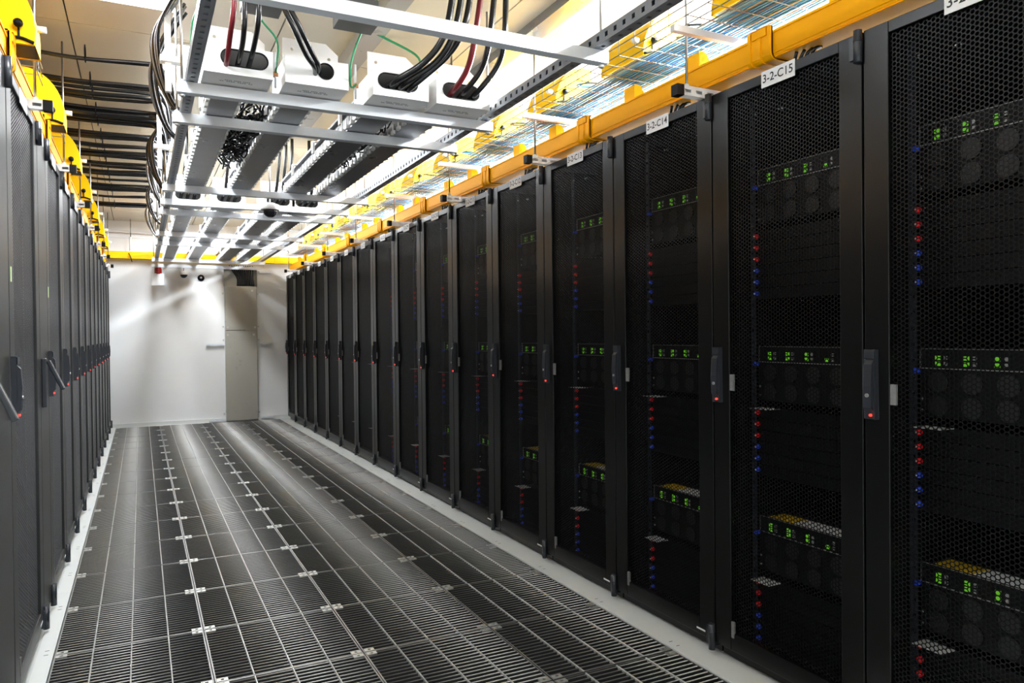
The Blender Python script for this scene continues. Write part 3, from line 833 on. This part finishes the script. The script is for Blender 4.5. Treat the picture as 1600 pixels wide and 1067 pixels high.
        m = MB(); bx(m, side, x_out + .005, x_in - .005, .013, HL_ - .011, zb + .001, zb + .006); m.build('underside', WBOX if side > 0 else DARKP, t)
        m = MB(); m.cyl((side * (x_out - .003), .03, zb + .065), (side * (x_out - .03), .03, zb + .065), .011, 10); m.build('side_plug', WHITEPL, t)
# fans of black patch leads dropping from the duct exits into the cabinets (right row)
for i in range(9):
    y = 1.62 + i * .6
    t = thing('lead_drop', (XR + .1, y, 2.0), 'clump of black leads under the right duct above cabinet 3-2-C%d' % (15 - i), 'leads', 'black lead drops')
    for q in range(4):
        b_ = MB(); b_.tube(smooth([(-.02 - .012 * q, -.03 + .02 * q, -.006), (-.05, -.03 + .025 * q, -.02 - .004 * q), (-.035, .02 * q, -.042)], 4), .006, 6); b_.build('lead', CAB, t)

# ------------------------------------------------------------------ back wall fittings
m = MB()
t = thing('wall_duct', (0, WY - .16, 2.115), 'bright yellow fibre duct crossing along the back wall', 'fibre duct')
m.box(-.62, 2.1, 0, .0035, 0, .085); m.box(-.62, 2.1, .09, .0935, 0, .085); m.box(-.62, 2.1, .0035, .09, 0, .0035); m.box(-.62, 2.1, -.004, 0, .076, .085); m.build('channel', YEL2, t)
for x in (.13, 1.66):
    m = MB(); m.box(x - .035, x + .035, -.009, -.0045, -.004, .09); m.build('collar', YEL2, t)
t = thing('duct_hanger', (-.1, WY - .18, 2.1), 'white pipe hanger holding the wall duct left of the busbars', 'hanger')
m = MB(); m.cyl((0, 0, .11), (0, 0, .28), .014, 10); m.build('sleeve', WBOX, t)
m = MB(); m.cyl((.003, 0, .28), (.003, 0, ZC - 2.1 - .001), .006, 8); m.build('rod', WIREM, t)
m = MB(); m.tube(smooth([(-.02, -.002, .08), (0, -.004, .03), (.015, -.01, -.03)], 4), .005, 6); m.build('strap', DARKP, t)
m = MB(); m.tube(smooth([(-1.2, WY - .06, 2.47), (-.1, WY - .06, 2.455), (.5, WY - .06, 2.45), (3.3, WY - .06, 2.45)], 4), .016, 10)
tag(m.build('conduit', WBOX), 'white conduit running high along the back wall', 'conduit')
# tall beige panel
t = thing('wall_panel', (1.0, WY, 0.005), 'tall beige two-door metal panel on the back wall', 'wall panel')
m = MB(); m.box(0, .405, -.05, -.003, 0, 1.80); m.build('frame', BEIGE, t)
m = MB(); m.box(.004, .401, -.062, -.0505, 1.212, 1.797); d = m.build('door', BEIGE, t, bevel=.003)
for (x, z) in ((.03, 1.25), (.375, 1.25), (.345, 1.74)):
    m = MB(); m.cyl((x, -.068, z), (x, -.0625, z), .014, 12); m.build('knob', SILVER, d)
m = MB(); m.box(.004, .401, -.062, -.0505, .01, 1.198); d = m.build('door', BEIGE, t, bevel=.003)
for (x, z) in ((.03, 1.15), (.36, 1.15)):
    m = MB(); m.cyl((x, -.068, z), (x, -.0625, z), .014, 12); m.build('knob', SILVER, d)
for (x, z) in ((-.02, 1.70), (-.02, 1.26), (-.02, 1.08), (.425, 1.70), (.425, 1.26), (.425, 1.08), (-.02, .1), (.425, .1)):
    m = MB(); m.cyl((x, -.016, z), (x, -.003, z), .011, 8); m.build('bolt', SILVER, t)
t = thing('cable_opening', (1.0, WY, 1.806), 'opening with black cables above the beige panel', 'cable opening')
m = MB(); m.box(0, .405, -.008, -.003, 0, .24); m.build('back_plate', BEIGE, t)
m = MB(); m.box(-.008, 0, -.05, -.003, 0, .24); m.box(.405, .413, -.05, -.003, 0, .24); m.box(0, .405, -.05, -.003, .24, .248); m.build('frame', BEIGE, t)
for q in range(11):
    x = .16 + q * .021
    m = MB(); m.tube(smooth([(x, -.03, .002), (x - .004 * q * .3, -.034, .1), (x - .05 + .004 * q, -.04, .19), (x - .10 + .008 * q, -.06, .27)], 4), .0085, 8); m.build('cable', CAB, t)
for i, (xa, xb, z, lab) in enumerate(((.765, .985, 1.03, 'silver wall bar left of the beige panel at waist height'), (1.44, 1.60, 1.035, 'silver wall bar right of the beige panel at waist height'),
                                       (.79, .985, .02, 'silver floor-level bar left of the beige panel'), (1.44, 1.60, .035, 'silver floor-level bar right of the beige panel'), (1.44, 1.62, 2.0, 'thin silver bar at the top right of the beige panel'))):
    t = thing('wall_bar', (xa, WY - .022, z), lab, 'wall bar', 'silver wall bars')
    m = MB(); m.box(0, xb - xa, -.03, -.006, -.012, .012); m.build('bar', GALV, t)
    m = MB(); m.box(.02, .04, -.006, .0215, -.008, .008); m.box(xb - xa - .04, xb - xa - .02, -.006, .0215, -.008, .008); m.build('standoff', GALV, t)
# alarm beacon, cameras, speaker
t = thing('alarm_beacon', (.205, 10.295, 2.0115), 'red-topped white alarm beacon hanging under the last beam', 'alarm beacon')
m = MB(); m.prism([(-.07, -.225), (.07, -.225), (.062, -.085), (-.062, -.085)], 1, -.03, .04); m.build('case', WHITEB, t, bevel=.006)
m = MB(); m.lathe([(.04, -.085), (.042, -.07), (.042, -.02), (.034, -.004), (.02, .0)], (0, .005, 0), 18); m.build('beacon_lens', REDGL, t)
def dome(loc, h, lab, r=.052):
    t = thing('dome_camera', loc, lab, 'camera', 'dome cameras')
    m = MB(); m.lathe([(r * .5, 0), (r, -.012), (r * 1.05, -.045), (r, -.05)], (0, 0, 0), 22); m.build('housing', WBOX, t)
    m = MB(); m.lathe([(r * .82, -.05)] + [(r * .82 * cos(a), -.05 - r * .82 * sin(a)) for a in [pi / 2 * k / 7 for k in range(1, 7)]], (0, 0, 0), 22); m.build('lens_dome', GLASSD, t)
    m = MB(); m.cyl((0, 0, 0), (0, 0, h), .006, 8); m.build('stem', WIREM, t)
    return t
dome((.83, 5.45, 2.072), ZC - 2.0725, 'white dome camera hanging on a rod among the middle cross beams', .062)
dome((.50, 10.3, 1.975), .036, 'white dome camera hanging near the back wall', .052)
t = thing('wall_sensor', (.715, WY - .001, 1.905), 'round black sensor on the back wall beside the dome camera', 'sensor')
m = MB(); m.lathe([(.042, 0), (.042, -.02), (.03, -.03), (.012, -.032)], (0, -.001, 0), 20, 'y'); m.build('body', DARKP, t)
m = MB(); m.lathe([(.014, -.032), (.012, -.037), (.004, -.038)], (0, -.001, 0), 14, 'y'); m.build('lens', SILVER, t)
